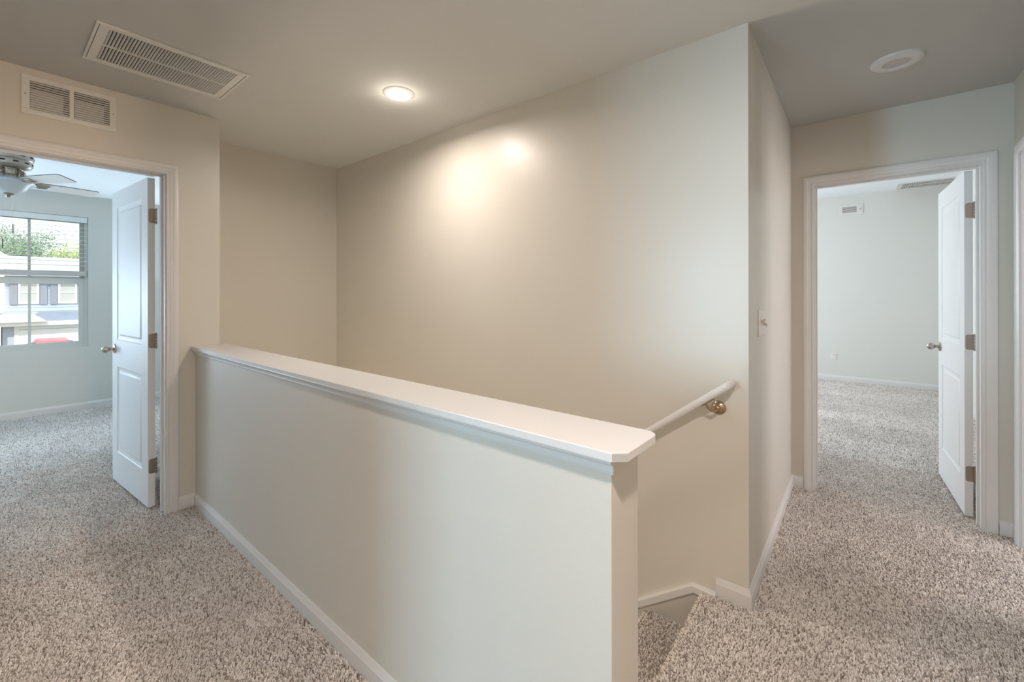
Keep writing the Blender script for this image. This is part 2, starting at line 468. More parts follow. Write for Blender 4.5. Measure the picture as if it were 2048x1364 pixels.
def tufts(name, rects, pitch, h, rb, parent, tip=False, lean=0.35, seed=1):
    """cut pile: small leaning four-sided yarn tufts, one mesh"""
    g = np.random.default_rng(seed)
    xs = []; 
    for (x0, x1, y0, y1) in rects:
        nx = max(1, int((x1 - x0) / pitch)); ny = max(1, int((y1 - y0) / pitch))
        X, Y = np.meshgrid(np.linspace(x0 + pitch / 2, x1 - pitch / 2, nx), np.linspace(y0 + pitch / 2, y1 - pitch / 2, ny))
        p = np.stack([X.ravel(), Y.ravel()], 1)
        xs.append(p + g.uniform(-0.45, 0.45, p.shape) * pitch)
    P = np.concatenate(xs); n = len(P)
    z = np.full(n, -0.009)
    hh = h * g.uniform(0.7, 1.12, n)
    a = g.uniform(0, 2 * PI, n)
    # slow drift of the lean direction gives the brushed patches
    la = 2.5 * np.sin(P[:, 0] * 2.1 + 1.3) + 2.2 * np.sin(P[:, 1] * 2.6 + 0.4) + g.normal(0, 1.0, n)
    ll = h * lean * g.uniform(0.3, 1.4, n)
    r = rb * g.uniform(0.8, 1.25, n)
    if tip:     # distant pile: plain three-sided points
        V = np.zeros((n, 4, 3))
        for k in range(3):
            t = a + 2 * PI * k / 3
            V[:, k, 0] = P[:, 0] + r * np.cos(t); V[:, k, 1] = P[:, 1] + r * np.sin(t); V[:, k, 2] = z
        V[:, 3, 0] = P[:, 0] + ll * np.cos(la); V[:, 3, 1] = P[:, 1] + ll * np.sin(la); V[:, 3, 2] = z + hh
        T = np.array([[0, 1, 3], [1, 2, 3], [2, 0, 3]])
        loops = (T[None] + (np.arange(n) * 4)[:, None, None]).reshape(-1)
        npoly, tot, kv = n * 3, np.full(n * 3, 3), 4
        starts = np.arange(n * 3) * 3
    else:
        V = None
    if V is None:
        V, loops, starts, tot, npoly, kv = frusta(P, z, r, a, hh, ll, la, n)
    me = bpy.data.meshes.new(name)
    me.vertices.add(n * kv); me.vertices.foreach_set('co', V.reshape(-1).astype(np.float32))
    me.loops.add(len(loops)); me.loops.foreach_set('vertex_index', loops.astype(np.int32))
    me.polygons.add(npoly)
    me.polygons.foreach_set('loop_start', starts.astype(np.int32))
    me.polygons.foreach_set('loop_total', tot.astype(np.int32))
    me.update(calc_edges=True)
    me.polygons.foreach_set('use_smooth', np.ones(npoly, bool))
    at = me.attributes.new('fleck', 'FLOAT', 'POINT')
    fl = np.clip(g.normal(0.62, 0.20, n), 0.3, 1)
    dark = g.uniform(0, 1, n) < 0.20
    fl[dark] = g.uniform(0.0, 0.28, dark.sum())
    at.data.foreach_set('value', np.repeat(fl, kv).astype(np.float32))
    me.materials.append(PILE)
    o = link(name, me, parent)
    o['kind'] = 'stuff'
    return o

def frusta(P, z, r, a, hh, ll, la, n):
    V = np.zeros((n, 6, 3))
    for k in range(3):
        t = a + 2 * PI * k / 3
        V[:, k, 0] = P[:, 0] + r * np.cos(t) * 0.95; V[:, k, 1] = P[:, 1] + r * np.sin(t) * 0.95; V[:, k, 2] = z
        V[:, 3 + k, 0] = P[:, 0] + ll * np.cos(la) + r * 0.74 * np.cos(t + 0.6)
        V[:, 3 + k, 1] = P[:, 1] + ll * np.sin(la) + r * 0.74 * np.sin(t + 0.6)
        V[:, 3 + k, 2] = z + hh * (1.0 if k else 0.82)
    F = np.array([[0, 1, 4, 3], [1, 2, 5, 4], [2, 0, 3, 5]])
    T = np.array([3, 4, 5])
    quads = (F[None] + (np.arange(n) * 6)[:, None, None]).reshape(n, 12)
    tris = (T[None] + (np.arange(n) * 6)[:, None])
    loops = np.concatenate([quads, tris], 1).reshape(-1)
    starts = (np.array([0, 4, 8, 12])[None] + (np.arange(n) * 15)[:, None]).reshape(-1)
    return V, loops, starts, np.tile([4, 4, 4, 3], n), n * 4, 6

XM = -4.75; YM = 4.35      # beyond these lines plainer, coarser pile
tufts('carpet_pile', [(XL, X3, -0.25, Y1 - 0.012), (XE, X3, Y1 - 0.012, Y2 - 0.012), (XN + 0.012, XE, YB, Y2 - 0.012),
                      (X2 + 0.012, X3, Y2 - 0.012, Y3), (D2A + 0.012, D2B - 0.012, Y3, Y3 + TW), (XL - TW, XL, D1A + 0.012, D1B - 0.012),
                      (XM, XL - TW, -0.7, 0.855), (XM, XA - TW, 0.855, 1.3), (-0.9, 0.95, Y3 + TW, YM)],
      0.0062, 0.0120, 0.0041, floor, seed=3)
tufts('carpet_pile', [(-6.92, XM, -1.0, 1.9), (-1.5, 0.95, YM, 8.09)], 0.0092, 0.012, 0.0076, floor, tip=True, lean=0.3, seed=5)

# ------------------------------------------------------------------ stairs
RISE, RUN = 0.190, 0.254
st = thing('staircase', 'beige carpeted stairs descending behind the half wall', 'stairs', (XN, 1.49, 0))
loc = rel(st)
YT0, YT1 = YB + 0.010, Y2 - 0.024
for i in range(12):
    zt = -RISE * i; xn = XN - RUN * i
    m = MB()
    pr = []
    for q in range(7):
        a = -PI / 2 + PI * q / 6 * 0.98
        pr.append((xn + 0.016 - 0.016 * math.cos(a), zt - 0.012 - 0.016 + 0.016 + 0.014 * math.sin(a)))
    x_in = xn + (0.05 if i == 0 else RUN + 0.03)
    prof = [(x_in, zt - 0.034)] + [(xn + 0.03, zt - 0.034)] + [(xn + 0.016 - 0.018 * math.cos(t), zt - 0.018 + 0.014 * math.sin(t)) for t in np.linspace(-1.3, PI / 2, 8)] + [(x_in, zt - 0.005)]
    n = len(prof)
    y0 = loc((0, YT0, 0)).y; y1 = loc((0, YT1, 0)).y
    vs = [loc((x, YT0, z)) for x, z in prof] + [loc((x, YT1, z)) for x, z in prof]
    fs = [(k, (k + 1) % n, n + (k + 1) % n, n + k) for k in range(n)] + [tuple(range(n)), tuple(reversed(range(n, 2 * n)))]
    m.add(vs, fs)
    # riser below the nosing
    p = loc((0, 0, 0))
    m.box(xn + 0.028 + p.x, xn + 0.045 + p.x, y0, y1, zt - RISE, zt - 0.03)
    m.build('tread', CARPET, st, smooth=True)
def tuft_surface(name, spots, parent, seed):
    """pile on tread noses: spots are (point, normal)"""
    g = np.random.default_rng(seed)
    n = len(spots)
    P = np.array([s[0] for s in spots]); N = np.array([s[1] for s in spots])
    A = np.cross(N, [0, 1, 0]); A /= np.linalg.norm(A, axis=1)[:, None]
    B = np.cross(N, A)
    V = np.zeros((n, 6, 3)); a = g.uniform(0, 2 * PI, n); r = 0.0044 * g.uniform(0.8, 1.25, n)
    hh = 0.0115 * g.uniform(0.7, 1.1, n); le = g.normal(0, 0.0025, (n, 2))
    for k in range(3):
        t = a + 2 * PI * k / 3
        V[:, k] = P + A * (r * np.cos(t))[:, None] + B * (r * np.sin(t))[:, None]
        V[:, 3 + k] = P + N * (hh * (0.55 + 0.45 * np.abs(N[:, 2])))[:, None] + A * (0.62 * r * np.cos(t + .6) + le[:, 0])[:, None] + B * (0.62 * r * np.sin(t + .6) + le[:, 1])[:, None]
    F = [(0, 1, 4, 3), (1, 2, 5, 4), (2, 0, 3, 5), (3, 4, 5)]
    me = bpy.data.meshes.new(name)
    fs = [tuple(q + 6 * i for q in f) for i in range(n) for f in F]
    me.from_pydata(V.reshape(-1, 3).tolist(), [], fs)
    at = me.attributes.new('fleck', 'FLOAT', 'POINT')
    fl = np.clip(g.normal(0.62, 0.20, n), 0.3, 1); dark = g.uniform(0, 1, n) < 0.20
    fl[dark] = g.uniform(0.0, 0.28, dark.sum())
    at.data.foreach_set('value', np.repeat(fl, 6).astype(np.float32))
    me.materials.append(PILE)
    o = link(name, me, parent); o['kind'] = 'stuff'
    return o
spots = []
for i in range(3):
    zt = -RISE * i; xn = XN - RUN * i
    ys = np.arange(YT0 + 0.004, YT1, 0.0074)
    for y in ys:
        for t in np.linspace(-1.2, PI / 2, 6):
            c, s = math.cos(t), math.sin(t)
            spots.append((loc((xn + 0.016 - 0.018 * c + random.uniform(-.002, .002), y + random.uniform(-.003, .003), zt - 0.018 + 0.010 * s)), (-c, 0, s)))
        if i:
            for x in np.arange(xn + 0.018, xn + RUN + 0.02, 0.0074):
                spots.append((loc((x + random.uniform(-.003, .003), y + random.uniform(-.003, .003), zt - 0.009)), (0, 0, 1)))
        else:
            spots.append((loc((xn + 0.013, y, -0.010)), (0, 0, 1)))
        for z in np.arange(zt - 0.04, zt - RISE, -0.0085):
            spots.append((loc((xn + 0.028, y + random.uniform(-.003, .003), z)), (-1, 0, 0)))
tuft_surface('stair_pile', spots, st, 9)

# landing at the foot
m = MB(); m.box(XA, X2, YB, Y2, -2.5, RISE * -12 - 0.0)
struct(place(m.build('floor_lower', CARPET), (-3, 1.5, -2.3)), 'lower landing at the foot of the stairs', 'floor')

# skirt board with its cap on the stairwell wall
m = MB()
xk = -0.586
sl = RISE / RUN
def zcap(x): return 0.010 if x > xk else 0.010 - (xk - x) * 0.728
m2 = [(-0.485, zcap(-0.485)), (xk, zcap(xk)), (XA, zcap(XA))]
for (xa, za), (xb, zb) in zip(m2[:-1], m2[1:]):
    vs = [(xa, Y2 - 0.010, za - 0.03), (xb, Y2 - 0.010, zb - 0.03), (xb, Y2 - 0.010, zb - 0.62), (xa, Y2 - 0.010, za - 0.62)]
    vs += [(x, Y2, z) for x, y, z in vs]
    m.add(vs, [(0, 1, 2, 3), (7, 6, 5, 4), (0, 4, 5, 1), (2, 6, 7, 3), (0, 3, 7, 4), (1, 5, 6, 2)])
struct(place(m.build('trim_1', SKIRT), (-1, Y2, -0.3)), 'painted skirt board beside the top stairs', 'skirt board')
m = MB()
prof = [(0, 0), (0.0, 0.020), (-0.004, 0.024), (-0.030, 0.024), (-0.036, 0.018), (-0.036, 0)]
def skm(x, z, h): return Vector((x, Y2 - h, z))
m.sweep(m2, prof, side=-1, mapf=skm)
struct(place(m.build('trim_2', TRIM), (-1, Y2, -0.3)), 'thin cream cap moulding bending down along the stairs', 'moulding')

# ------------------------------------------------------------------ baseboards
BB = 0.075
bprof = [(0, -0.01), (0.012, -0.01), (0.012, 0.048), (0.0115, 0.053), (0.0085, 0.058), (0.0075, 0.064), (0.005, 0.068), (0.0045, 0.072), (0.003, BB), (0, BB)]
def baseboard(name, path, side, label):
    m = MB().sweep(path, bprof, side=side)
    p = path[0]
    return struct(place(m.build(name, TRIM, smooth=True, angle=25), (p[0], p[1], 0)), label, 'baseboard')
baseboard('baseboard_half_wall', [(XE, Y1), (XL, Y1), (XL, 0.739)], 1, 'white baseboard along the foot of the half wall')
baseboard('baseboard_return', [(-0.485, Y2), (X2, Y2), (X2, Y3), (-0.291, Y3)], -1, 'white baseboard wrapping the stairwell corner')
baseboard('baseboard_front', [(0.594, Y3), (X3, Y3), (X3, 3.442)], -1, 'short white baseboard right of the right doorway')
baseboard('baseboard_bedroom', [(XA - TW, Y2 + TW), (-6.93, Y2 + TW), (-6.93, -2.6)], 1, 'white baseboard under the bedroom window')
baseboard('baseboard_far_room', [(-3.0, 8.09), (0.95, 8.09), (0.95, Y3 + TW)], -1, 'white baseboard around the room through the right doorway')

# ------------------------------------------------------------------ half wall cap
CT, CB = 0.9916, 0.9735
cap = thing('trim_3', 'long white painted ledge board topping the half wall', 'ledge', (-1.8, 0.9, CT))
cap['kind'] = 'structure'
loc = rel(cap)
def slab(outline, z0, z1, tf):
    m = MB(); n = len(outline)
    vs = [tf((x, y, z0)) for x, y in outline] + [tf((x, y, z1)) for x, y in outline]
    return m, vs, n
out = [(XL, 0.803), (-0.390, 0.803), (-0.366, 0.824), (-0.363, 0.966)]
out += [(-0.393 + 0.030 * math.cos(t), 0.966 + 0.028 * math.sin(t)) for t in np.linspace(0.2, PI / 2, 5)]
out += [(-3.235, 0.994), (-3.235, 0.961), (XL, 0.961)]
bm = bmesh.new()
vb = [bm.verts.new(loc((x, y, CB))) for x, y in out]
f = bm.faces.new(vb)
ex = bmesh.ops.extrude_face_region(bm, geom=[f])
bmesh.ops.translate(bm, verts=[v for v in ex['geom'] if isinstance(v, bmesh.types.BMVert)], vec=(0, 0, CT - CB))
bmesh.ops.recalc_face_normals(bm, faces=bm.faces)
top_edges = [e for e in bm.edges if all(abs(v.co.z - 0) < 1e-4 for v in e.verts)]
bmesh.ops.bevel(bm, geom=top_edges, offset=0.002, segments=2, profile=0.5, affect='EDGES')
me = bpy.data.meshes.new('ledge_board')
bm.to_mesh(me); bm.free(); me.materials.append(TRIM); me.materials.append(CHIP)
lb = link('ledge_board', me, cap)
for p in me.polygons:       # bare cut end of the chamfered corner
    if abs(p.normal.x - 0.66) < 0.15 and abs(p.normal.y + 0.75) < 0.15: p.material_index = 1
# bed moulding under the front edge
m = MB()
mp = [(0, 0.940), (0.009, 0.940), (0.0105, 0.945), (0.008, 0.950), (0.009, 0.957), (0.014, 0.9625), (0.018, 0.964), (0.0195, 0.969), (0.018, 0.9735), (0, 0.9735)]
m.sweep([(XE + 0.008, Y1), (XL, Y1)], mp, side=1, mapf=lambda x, y, h: loc((x, y, h)))
m.build('bed_moulding', TRIM, cap, smooth=True, angle=30)

# ------------------------------------------------------------------ doorways
cas_prof = [(0, 0), (0, 0.009), (0.004, 0.011), (0.009, 0.011), (0.011, 0.0085), (0.014, 0.0085), (0.020, 0.0125),
            (0.026, 0.0135), (0.031, 0.0135), (0.034, 0.0155), (0.050, 0.017), (0.056, 0.015), (0.058, 0.010), (0.058, 0)]
def door_frame(name, label, s0, s1, mapf, parent_loc, root_name=None):
    """casing both sides and jamb; mapf(s, z, depth) -> world, depth 0 = hall face, >0 toward hall"""
    root = bpy.data.objects.new(name, None); COL.objects.link(root); root.location = parent_loc
    struct(root, label, 'doorway')
    loc = rel(root)
    H = DH - 0.012
    for sgn, base in ((1, 0.0), (-1, -TW)):
        m = MB()
        a, b = s0 + 0.006, s1 - 0.006
        m.sweep([(a, -0.008), (a, H + 0.004), (b, H + 0.004), (b, -0.008)], cas_prof, side=1,
                mapf=lambda s, z, h: loc(mapf(s, z, base + sgn * h)))
        m.build('casing', TRIM, root, smooth=True, angle=28)
    m = MB()
    t = 0.012
    for (a, b, z0, z1) in ((s0, s0 + t, -0.008, H), (s1 - t, s1, -0.008, H), (s0, s1, H, H + t)):
        vs = [mapf(s, z, d) for d in (-TW, 0.0) for z in (z0, z1) for s in (a, b)]
        m.add([loc(v) for v in vs], [(0, 2, 3, 1), (4, 5, 7, 6), (0, 1, 5, 4), (1, 3, 7, 5), (3, 2, 6, 7), (2, 0, 4, 6)])
    m.build('jamb', TRIM, root)
    m = MB()
    for (a, b, z0, z1) in ((s0 + t, s0 + t + 0.010, 0, H - 0.010), (s1 - t - 0.010, s1 - t, 0, H - 0.010), (s0 + t, s1 - t, H - 0.010, H)):
        vs = [mapf(s, z, d) for d in (-0.075, -0.045) for z in (z0, z1) for s in (a, b)]
        m.add([loc(v) for v in vs], [(0, 2, 3, 1), (4, 5, 7, 6), (0, 1, 5, 4), (1, 3, 7, 5), (3, 2, 6, 7), (2, 0, 4, 6)])
    m.build('door_stop', TRIM, root)
    return root

d1 = door_frame('door_1', 'white trimmed doorway into the bedroom on the left', D1A, D1B, lambda s, z, d: Vector((XL + d, s, z)), (XL, 0.3, 0))
d2 = door_frame('door_2', 'white trimmed doorway into the empty room on the right', D2A, D2B, lambda s, z, d: Vector((s, Y3 - d, z)), (0.15, Y3, 0))
d3 = door_frame('door_3', 'white door casing cut off at the right edge', D3A, D3B, lambda s, z, d: Vector((X3 - d, s, z)), (X3, 3.0, 0))

def panel_leaf(W, T=0.035, z0=0.014, z1=2.028):
    """two-panel moulded door, local x from hinge to latch, front face at y=0 looking -y, thickness to +y"""
    m = MB()
    st_, tr = 0.112, 0.118
    rects = [(st_, W - st_, 1.00, z1 - tr), (st_, W - st_, 0.225, 0.815)]
    xs = [0, st_, W - st_, W]; zs = [z0, 0.225, 0.815, 1.00, z1 - tr, z1]
    for (y, sg) in ((0.0, 1), (T, -1)):
        for i in range(3):
            for k in range(5):
                if i == 1 and k in (1, 3): continue
                m.add([(xs[i], y, zs[k]), (xs[i + 1], y, zs[k]), (xs[i + 1], y, zs[k + 1]), (xs[i], y, zs[k + 1])], [(0, 1, 2, 3)])
        for (a, b, c, d_) in rects:
            rings = [(0, 0), (0.004, 0.0035), (0.016, 0.0075), (0.024, 0.0085), (0.030, 0.0080), (0.040, 0.0025), (0.044, 0.0020)]
            prev = None
            for (o, dp) in rings:
                r = [(a + o, y + sg * dp, c + o), (b - o, y + sg * dp, c + o), (b - o, y + sg * dp, d_ - o), (a + o, y + sg * dp, d_ - o)]
                if prev:
                    m.add(prev + r, [(q, (q + 1) % 4, 4 + (q + 1) % 4, 4 + q) for q in range(4)])
                prev = r
            m.add(prev, [(0, 1, 2, 3)])
    m.add([(0, 0, z0), (0, T, z0), (0, T, z1), (0, 0, z1)], [(0, 1, 2, 3)])
    m.add([(W, 0, z0), (W, T, z0), (W, T, z1), (W, 0, z1)], [(0, 1, 2, 3)])
    m.add([(0, 0, z0), (W, 0, z0), (W, T, z0), (0, T, z0)], [(0, 1, 2, 3)])
    m.add([(0, 0, z1), (W, 0, z1), (W, T, z1), (0, T, z1)], [(0, 1, 2, 3)])
    return m

def knob_mb(side, x, T=0.035, z=0.935):
    m = MB()
    y0 = 0.0 if side < 0 else T
    prof = [(0.0, 0.0), (0.031, 0.0), (0.0325, 0.003), (0.031, 0.007), (0.022, 0.009), (0.012, 0.012), (0.0095, 0.020), (0.011, 0.027),
            (0.017, 0.031), (0.0225, 0.038), (0.0245, 0.046), (0.0235, 0.055), (0.019, 0.063), (0.011, 0.0685), (0.0, 0.070)]
    m.lathe(prof, 28, tf=lambda p: Vector((x + p.x, y0 + side * p.z, z + p.y)))
    return m

def hinge_parts(hx, hy, T=0.035):
    """leaf plate on the door's hinge edge with rounded corners + knuckles on the +/-: local"""
    m = MB()
    w, h, r = 0.032, 0.089, 0.012
    pts = []
    for cx, cz, a0 in ((T - 0.002 - 0.0, 0, 0),):
        pass
    # plate lies on x = -0.0015 plane, y from 0.004 to T, rounded at the y-min corners
    out = [(T, -h / 2), (T, h / 2)] + [(0.004 + r - r * math.sin(t), h / 2 - r + r * math.cos(t)) for t in np.linspace(0, PI / 2, 5)] \
        + [(0.004 + r - r * math.cos(t), -h / 2 + r - r * math.sin(t)) for t in np.linspace(0, PI / 2, 5)]
    n = len(out)
    vs = [(-0.0018, y, z) for y, z in out] + [(0.0008, y, z) for y, z in out]
    m.add(vs, [(k, (k + 1) % n, n + (k + 1) % n, n + k) for k in range(n)] + [tuple(range(n)), tuple(reversed(range(n, 2 * n)))])
    for (yy, zz) in ((0.014, 0.03), (0.022, 0.0), (0.014, -0.03)):      # screws
        m.lathe([(0.0, 0.0), (0.0035, 0.0), (0.003, 0.0008), (0.0, 0.0012)], 10, tf=lambda p, yy=yy, zz=zz: Vector((-0.0018 - p.z, yy + p.x, zz + p.y)))
    # knuckles
    for k in range(5):
        z0 = -h / 2 + k * h / 5 + 0.0008
        m.lathe([(0.0, 0), (0.0055, 0), (0.0055, h / 5 - 0.0016), (0.0, h / 5 - 0.0016)], 12,
                tf=lambda p, z0=z0: Vector((-0.004 + p.x, T + 0.005 + p.y, z0 + p.z)))
    for z0, sg in ((h / 2, 1), (-h / 2, -1)):
        m.lathe([(0.0, 0), (0.0045, 0), (0.0045, 0.003), (0.0, 0.006)], 12, tf=lambda p: Vector((-0.004 + p.x, T + 0.005 + p.y, z0 + sg * p.z)))
    # plate screwed to the jamb, fixed past the pin
    return m

def hang(root, W, pos, ang, mirror):
    """door leaf: local frame at hinge edge, x along the leaf. mirror flips thickness"""
    leaf = panel_leaf(W)
    def tfm(mesh):
        if mirror:
            mesh.v = [(x, -y, z) for x, y, z in mesh.v]
        return mesh
    lo = tfm(leaf).build('door_leaf', DOORP, root, smooth=True, angle=40)
    lo.location = Vector(pos) - root.location
    lo.rotation_euler = (0, 0, ang)
    for sd in (-1, 1):
        k = tfm(knob_mb(sd, W - 0.060)).build('door_knob', NICKEL, lo, smooth=True, angle=50)
        k['label'] = 'satin nickel egg-shaped knob'
    for z in (1.797, 1.029, 0.262):
        h = tfm(hinge_parts(0, 0)).build('hinge', BRONZE, lo, smooth=True, angle=40)
        h.location = (0, 0, z)
    # latch plate on the free edge
    m = MB(); m.rbox(W - 0.0005, W + 0.0012, 0.005, 0.030, 0.905, 0.962, 0.0005)
    tfm(m).build('latch_plate', NICKEL, lo)
    return lo
# door 1: front face towards the camera (-Y), leaf swings into the bedroom
leaf1 = hang(d1, 0.742, (-3.364, 0.623, 0), math.atan2(0.567 - 0.623, -4.101 + 3.364), True)
# door 2: front face towards -X
leaf2 = hang(d2, 0.732, (0.481, 3.612, 0), math.atan2(4.340 - 3.612, 0.449 - 0.481), True)

# ------------------------------------------------------------------ ceiling return grille
def grille(name, label, cat, center, L, W, nsl, group, frame_w=(0.045, 0.034), mapf=None, fill=0.62, zdark=0.02, slat_tilt=35, rows=2, hinged=True, names='louver'):
    """local: u along L, v along W, w out of the surface. slats run along v"""
    root = thing(name, label, cat, center, 0, group)
    fu, fv = frame_w
    T = lambda p: mapf(p)
    m = MB()
    # outer thin frame
    for a in ((-L / 2, L / 2, -W / 2, -W / 2 + 0.010), (-L / 2, L / 2, W / 2 - 0.010, W / 2), (-L / 2, -L / 2 + 0.010, -W / 2 + 0.010, W / 2 - 0.010), (L / 2 - 0.010, L / 2, -W / 2 + 0.010, W / 2 - 0.010)):
        m.rbox(*a, 0.0, 0.009, 0.0015, tf=T)
    m.build('outer_frame', GRILLE, root)
    m = MB()
    li, wi = L / 2 - 0.0125, W / 2 - 0.0125
    a, b = L / 2 - fu, W / 2 - fv
    m.rbox(-li, li, -wi, -b, 0.001, 0.007, 0.001, tf=T); m.rbox(-li, li, b, wi, 0.001, 0.007, 0.001, tf=T)
    m.rbox(-li, -a, -b, b, 0.001, 0.007, 0.001, tf=T); m.rbox(a, li, -b, b, 0.001, 0.007, 0.001, tf=T)
    if rows == 2: m.box(-a, a, -0.005, 0.005, 0.0005, 0.0065, tf=T)
    face = m.build('face_panel', GRILLE, root)
    m = MB(); m.box(-li, li, -wi, wi, -0.0, 0.0006, tf=T)
    m.build('duct_opening', DARK, root)
    # louvres
    pitch = 2 * a / nsl
    tl = math.radians(slat_tilt)
    spans = ((-b, -0.005), (0.005, b)) if rows == 2 else ((-b, b),)
    for (v0, v1) in spans:
        sw = pitch * fill
        s = MB()
        prof = [(-sw / 2, 0.0010), (-sw / 2 + 0.0012, 0.0008), (sw / 2, 0.0060), (sw / 2 - 0.0008, 0.0070), (0, 0.0050)]
        n = len(prof)
        vs = [T(Vector((u, v0, w))) for u, w in prof] + [T(Vector((u, v1, w))) for u, w in prof]
        s.add(vs, [(k, (k + 1) % n, n + (k + 1) % n, n + k) for k in range(n)] + [tuple(range(n)), tuple(reversed(range(n, 2 * n)))])
        me = s.mesh(names, GRILLE)
        for i in range(nsl):
            o = link(names, me, root)
            o.location = T(Vector((-a + pitch * (i + 0.5), 0, 0)))
    return root
grille('ceiling_grille', 'long white slotted return air grille on the hall ceiling', 'vent', (-2.657, 0.576, ZC), 0.572, 0.425, 41, None,
       mapf=lambda p: Vector((p.y, p.x, -p.z)))
grille('ceiling_grille', 'white slotted grille on the ceiling of the room through the right doorway', 'vent', (0.74, 7.87, 2.77), 0.66, 0.44, 34, None,
       frame_w=(0.05, 0.04), fill=0.5, mapf=lambda p: Vector((p.x, p.y, -p.z)))

# ------------------------------------------------------------------ wall register (two banks of horizontal louvres)
reg = thing('wall_register', 'white wall vent with two banks of louvers above the left doorway', 'vent', (XL, 0.2875, 2.318))
def RT(p): return Vector((p.z, p.x, p.y))     # u -> Y, v -> Z, w -> X
m = MB()
Lr, Wr = 0.352, 0.198
m.rbox(-Lr / 2, Lr / 2, -Wr / 2, -0.071, 0, 0.007, 0.002, tf=RT); m.rbox(-Lr / 2, Lr / 2, 0.071, Wr / 2, 0, 0.007, 0.002, tf=RT)
m.rbox(-Lr / 2, -0.147, -0.072, 0.072, 0, 0.007, 0.002, tf=RT); m.rbox(0.147, Lr / 2, -0.072, 0.072, 0, 0.007, 0.002, tf=RT)
m.box(-0.008, 0.008, -0.072, 0.072, 0.0005, 0.0066, tf=RT)
m.build('frame', GRILLE, reg)
m = MB(); m.box(-0.15, 0.15, -0.075, 0.075, 0.0, 0.0006, tf=RT); m.build('duct_opening', DARK, reg)
m = MB(); m.box(-0.145, -0.03, -0.068, 0.028, 0.0006, 0.0014, tf=RT); m.box(0.012, 0.125, -0.068, 0.028, 0.0006, 0.0014, tf=RT)
m.build('damper', DUCT, reg)
for (u0, u1) in ((-0.147, -0.008), (0.008, 0.147)):
    s = MB()
    prof = [(-0.0052, 0.0063), (-0.0044, 0.0070), (0.0036, 0.0020), (0.0030, 0.0012)]
    n = 4
    vs = [RT(Vector((u0, v, w))) for v, w in prof] + [RT(Vector((u1, v, w))) for v, w in prof]
    s.add(vs, [(k, (k + 1) % n, n + (k + 1) % n, n + k) for k in range(n)] + [tuple(range(n)), tuple(reversed(range(n, 2 * n)))])
    me = s.mesh('louver', GRILLE)
    for i in range(12):
        o = link('louver', me, reg); o.location = (0, 0, -0.071 + 0.142 / 12 * (i + 0.5))
for u in (-0.162, 0.162):
    m = MB(); m.lathe([(0.0, 0.0), (0.005, 0.0), (0.0045, 0.0015), (0.0, 0.002)], 12, tf=lambda p: Vector((0.007 + p.z, u + p.x, p.y)))
    m.build('screw', NICKEL, reg)

# ------------------------------------------------------------------ lights on the ceiling
dl = thing('recessed_light', 'lit round downlight glowing in the ceiling above the stairwell', 'ceiling light', (-2.02, 1.475, ZC))
m = MB(); m.lathe([(0.064, -0.0125), (0.070, -0.0105), (0.080, -0.0060), (0.088, -0.0018), (0.090, 0.0)], 40); m.build('trim_ring', TRIM, dl, smooth=True)
m = MB(); m.lathe([(0.0, -0.018), (0.035, -0.0168), (0.055, -0.0145), (0.065, -0.0125), (0.066, -0.004)], 40); m.build('lens', LENS_ON, dl, smooth=True)
ol = thing('disc_light', 'unlit white round disc light on the ceiling before the right doorway', 'ceiling light', (0.146, 2.800, ZC))
m = MB(); m.lathe([(0.052, -0.010), (0.056, -0.017), (0.070, -0.018), (0.088, -0.016), (0.098, -0.010), (0.102, 0.0)], 48); m.build('trim_ring', TRIM, ol, smooth=True)
m = MB(); m.lathe([(0.0, -0.012), (0.048, -0.0115), (0.0535, -0.010), (0.0535, 0.0)], 48); m.build('lens', LENS_OFF, ol, smooth=True)

# ------------------------------------------------------------------ light switch on the return wall
sw = thing('light_switch', 'white switch plate with two toggles on the narrow wall', 'light switch', (X2, 2.305, 1.178))
m = MB(); m.rbox(0, 0.006, -0.068, 0.068, -0.062, 0.062, 0.003, seg=2); m.build('plate', PLATE, sw)
for dy, up in ((-0.028, 1), (0.028, -1)):
    m = MB(); m.rbox(0.005, 0.022, dy - 0.005, dy + 0.005, -0.005, 0.007, 0.0015, tf=lambda p: Vector((p.x, p.y, p.z + up * (p.x * 0.7))))
    m.build('toggle', TOGGLE, sw)
    for zz in (-0.030, 0.030):
        m = MB(); m.lathe([(0.0, 0.0), (0.003, 0.0), (0.0, 0.0012)], 10, tf=lambda p: Vector((0.006 + p.z, dy + p.x, zz + p.y)))
        m.build('screw', NICKEL, sw)

# ------------------------------------------------------------------ outlet and register in the far room
ou = thing('power_outlet', 'white power outlet low on the wall through the right doorway', 'outlet', (-0.292, 8.09, 0.363))
m = MB(); m.rbox(-0.036, 0.036, -0.006, 0, -0.058, 0.058, 0.002); m.build('plate', PLATE, ou)
for zz in (-0.02, 0.02):
    m = MB(); m.rbox(-0.016, 0.016, -0.0085, -0.005, zz - 0.014, zz + 0.014, 0.002); s_ = m.build('socket', PLATE, ou)
    m = MB()
    for xx in (-0.006, 0.006): m.box(xx - 0.0012, xx + 0.0012, -0.0089, -0.008, zz - 0.004, zz + 0.006)
    m.build('slot', DARK, s_)
r2 = thing('supply_register', 'small white louvered register high on the wall through the right doorway', 'vent', (-0.085, 8.09, 2.553))
m = MB()
m.rbox(-0.14, 0.14, -0.008, 0, 0.045, 0.075, 0.002); m.rbox(-0.14, 0.14, -0.008, 0, -0.075, -0.045, 0.002)
m.rbox(-0.14, -0.105, -0.008, 0, -0.046, 0.046, 0.002); m.rbox(0.065, 0.14, -0.008, 0, -0.046, 0.046, 0.002); m.build('frame', GRILLE, r2)
m = MB(); m.box(-0.12, 0.12, -0.001, 0, -0.06, 0.06); m.build('duct_opening', DARK, r2)
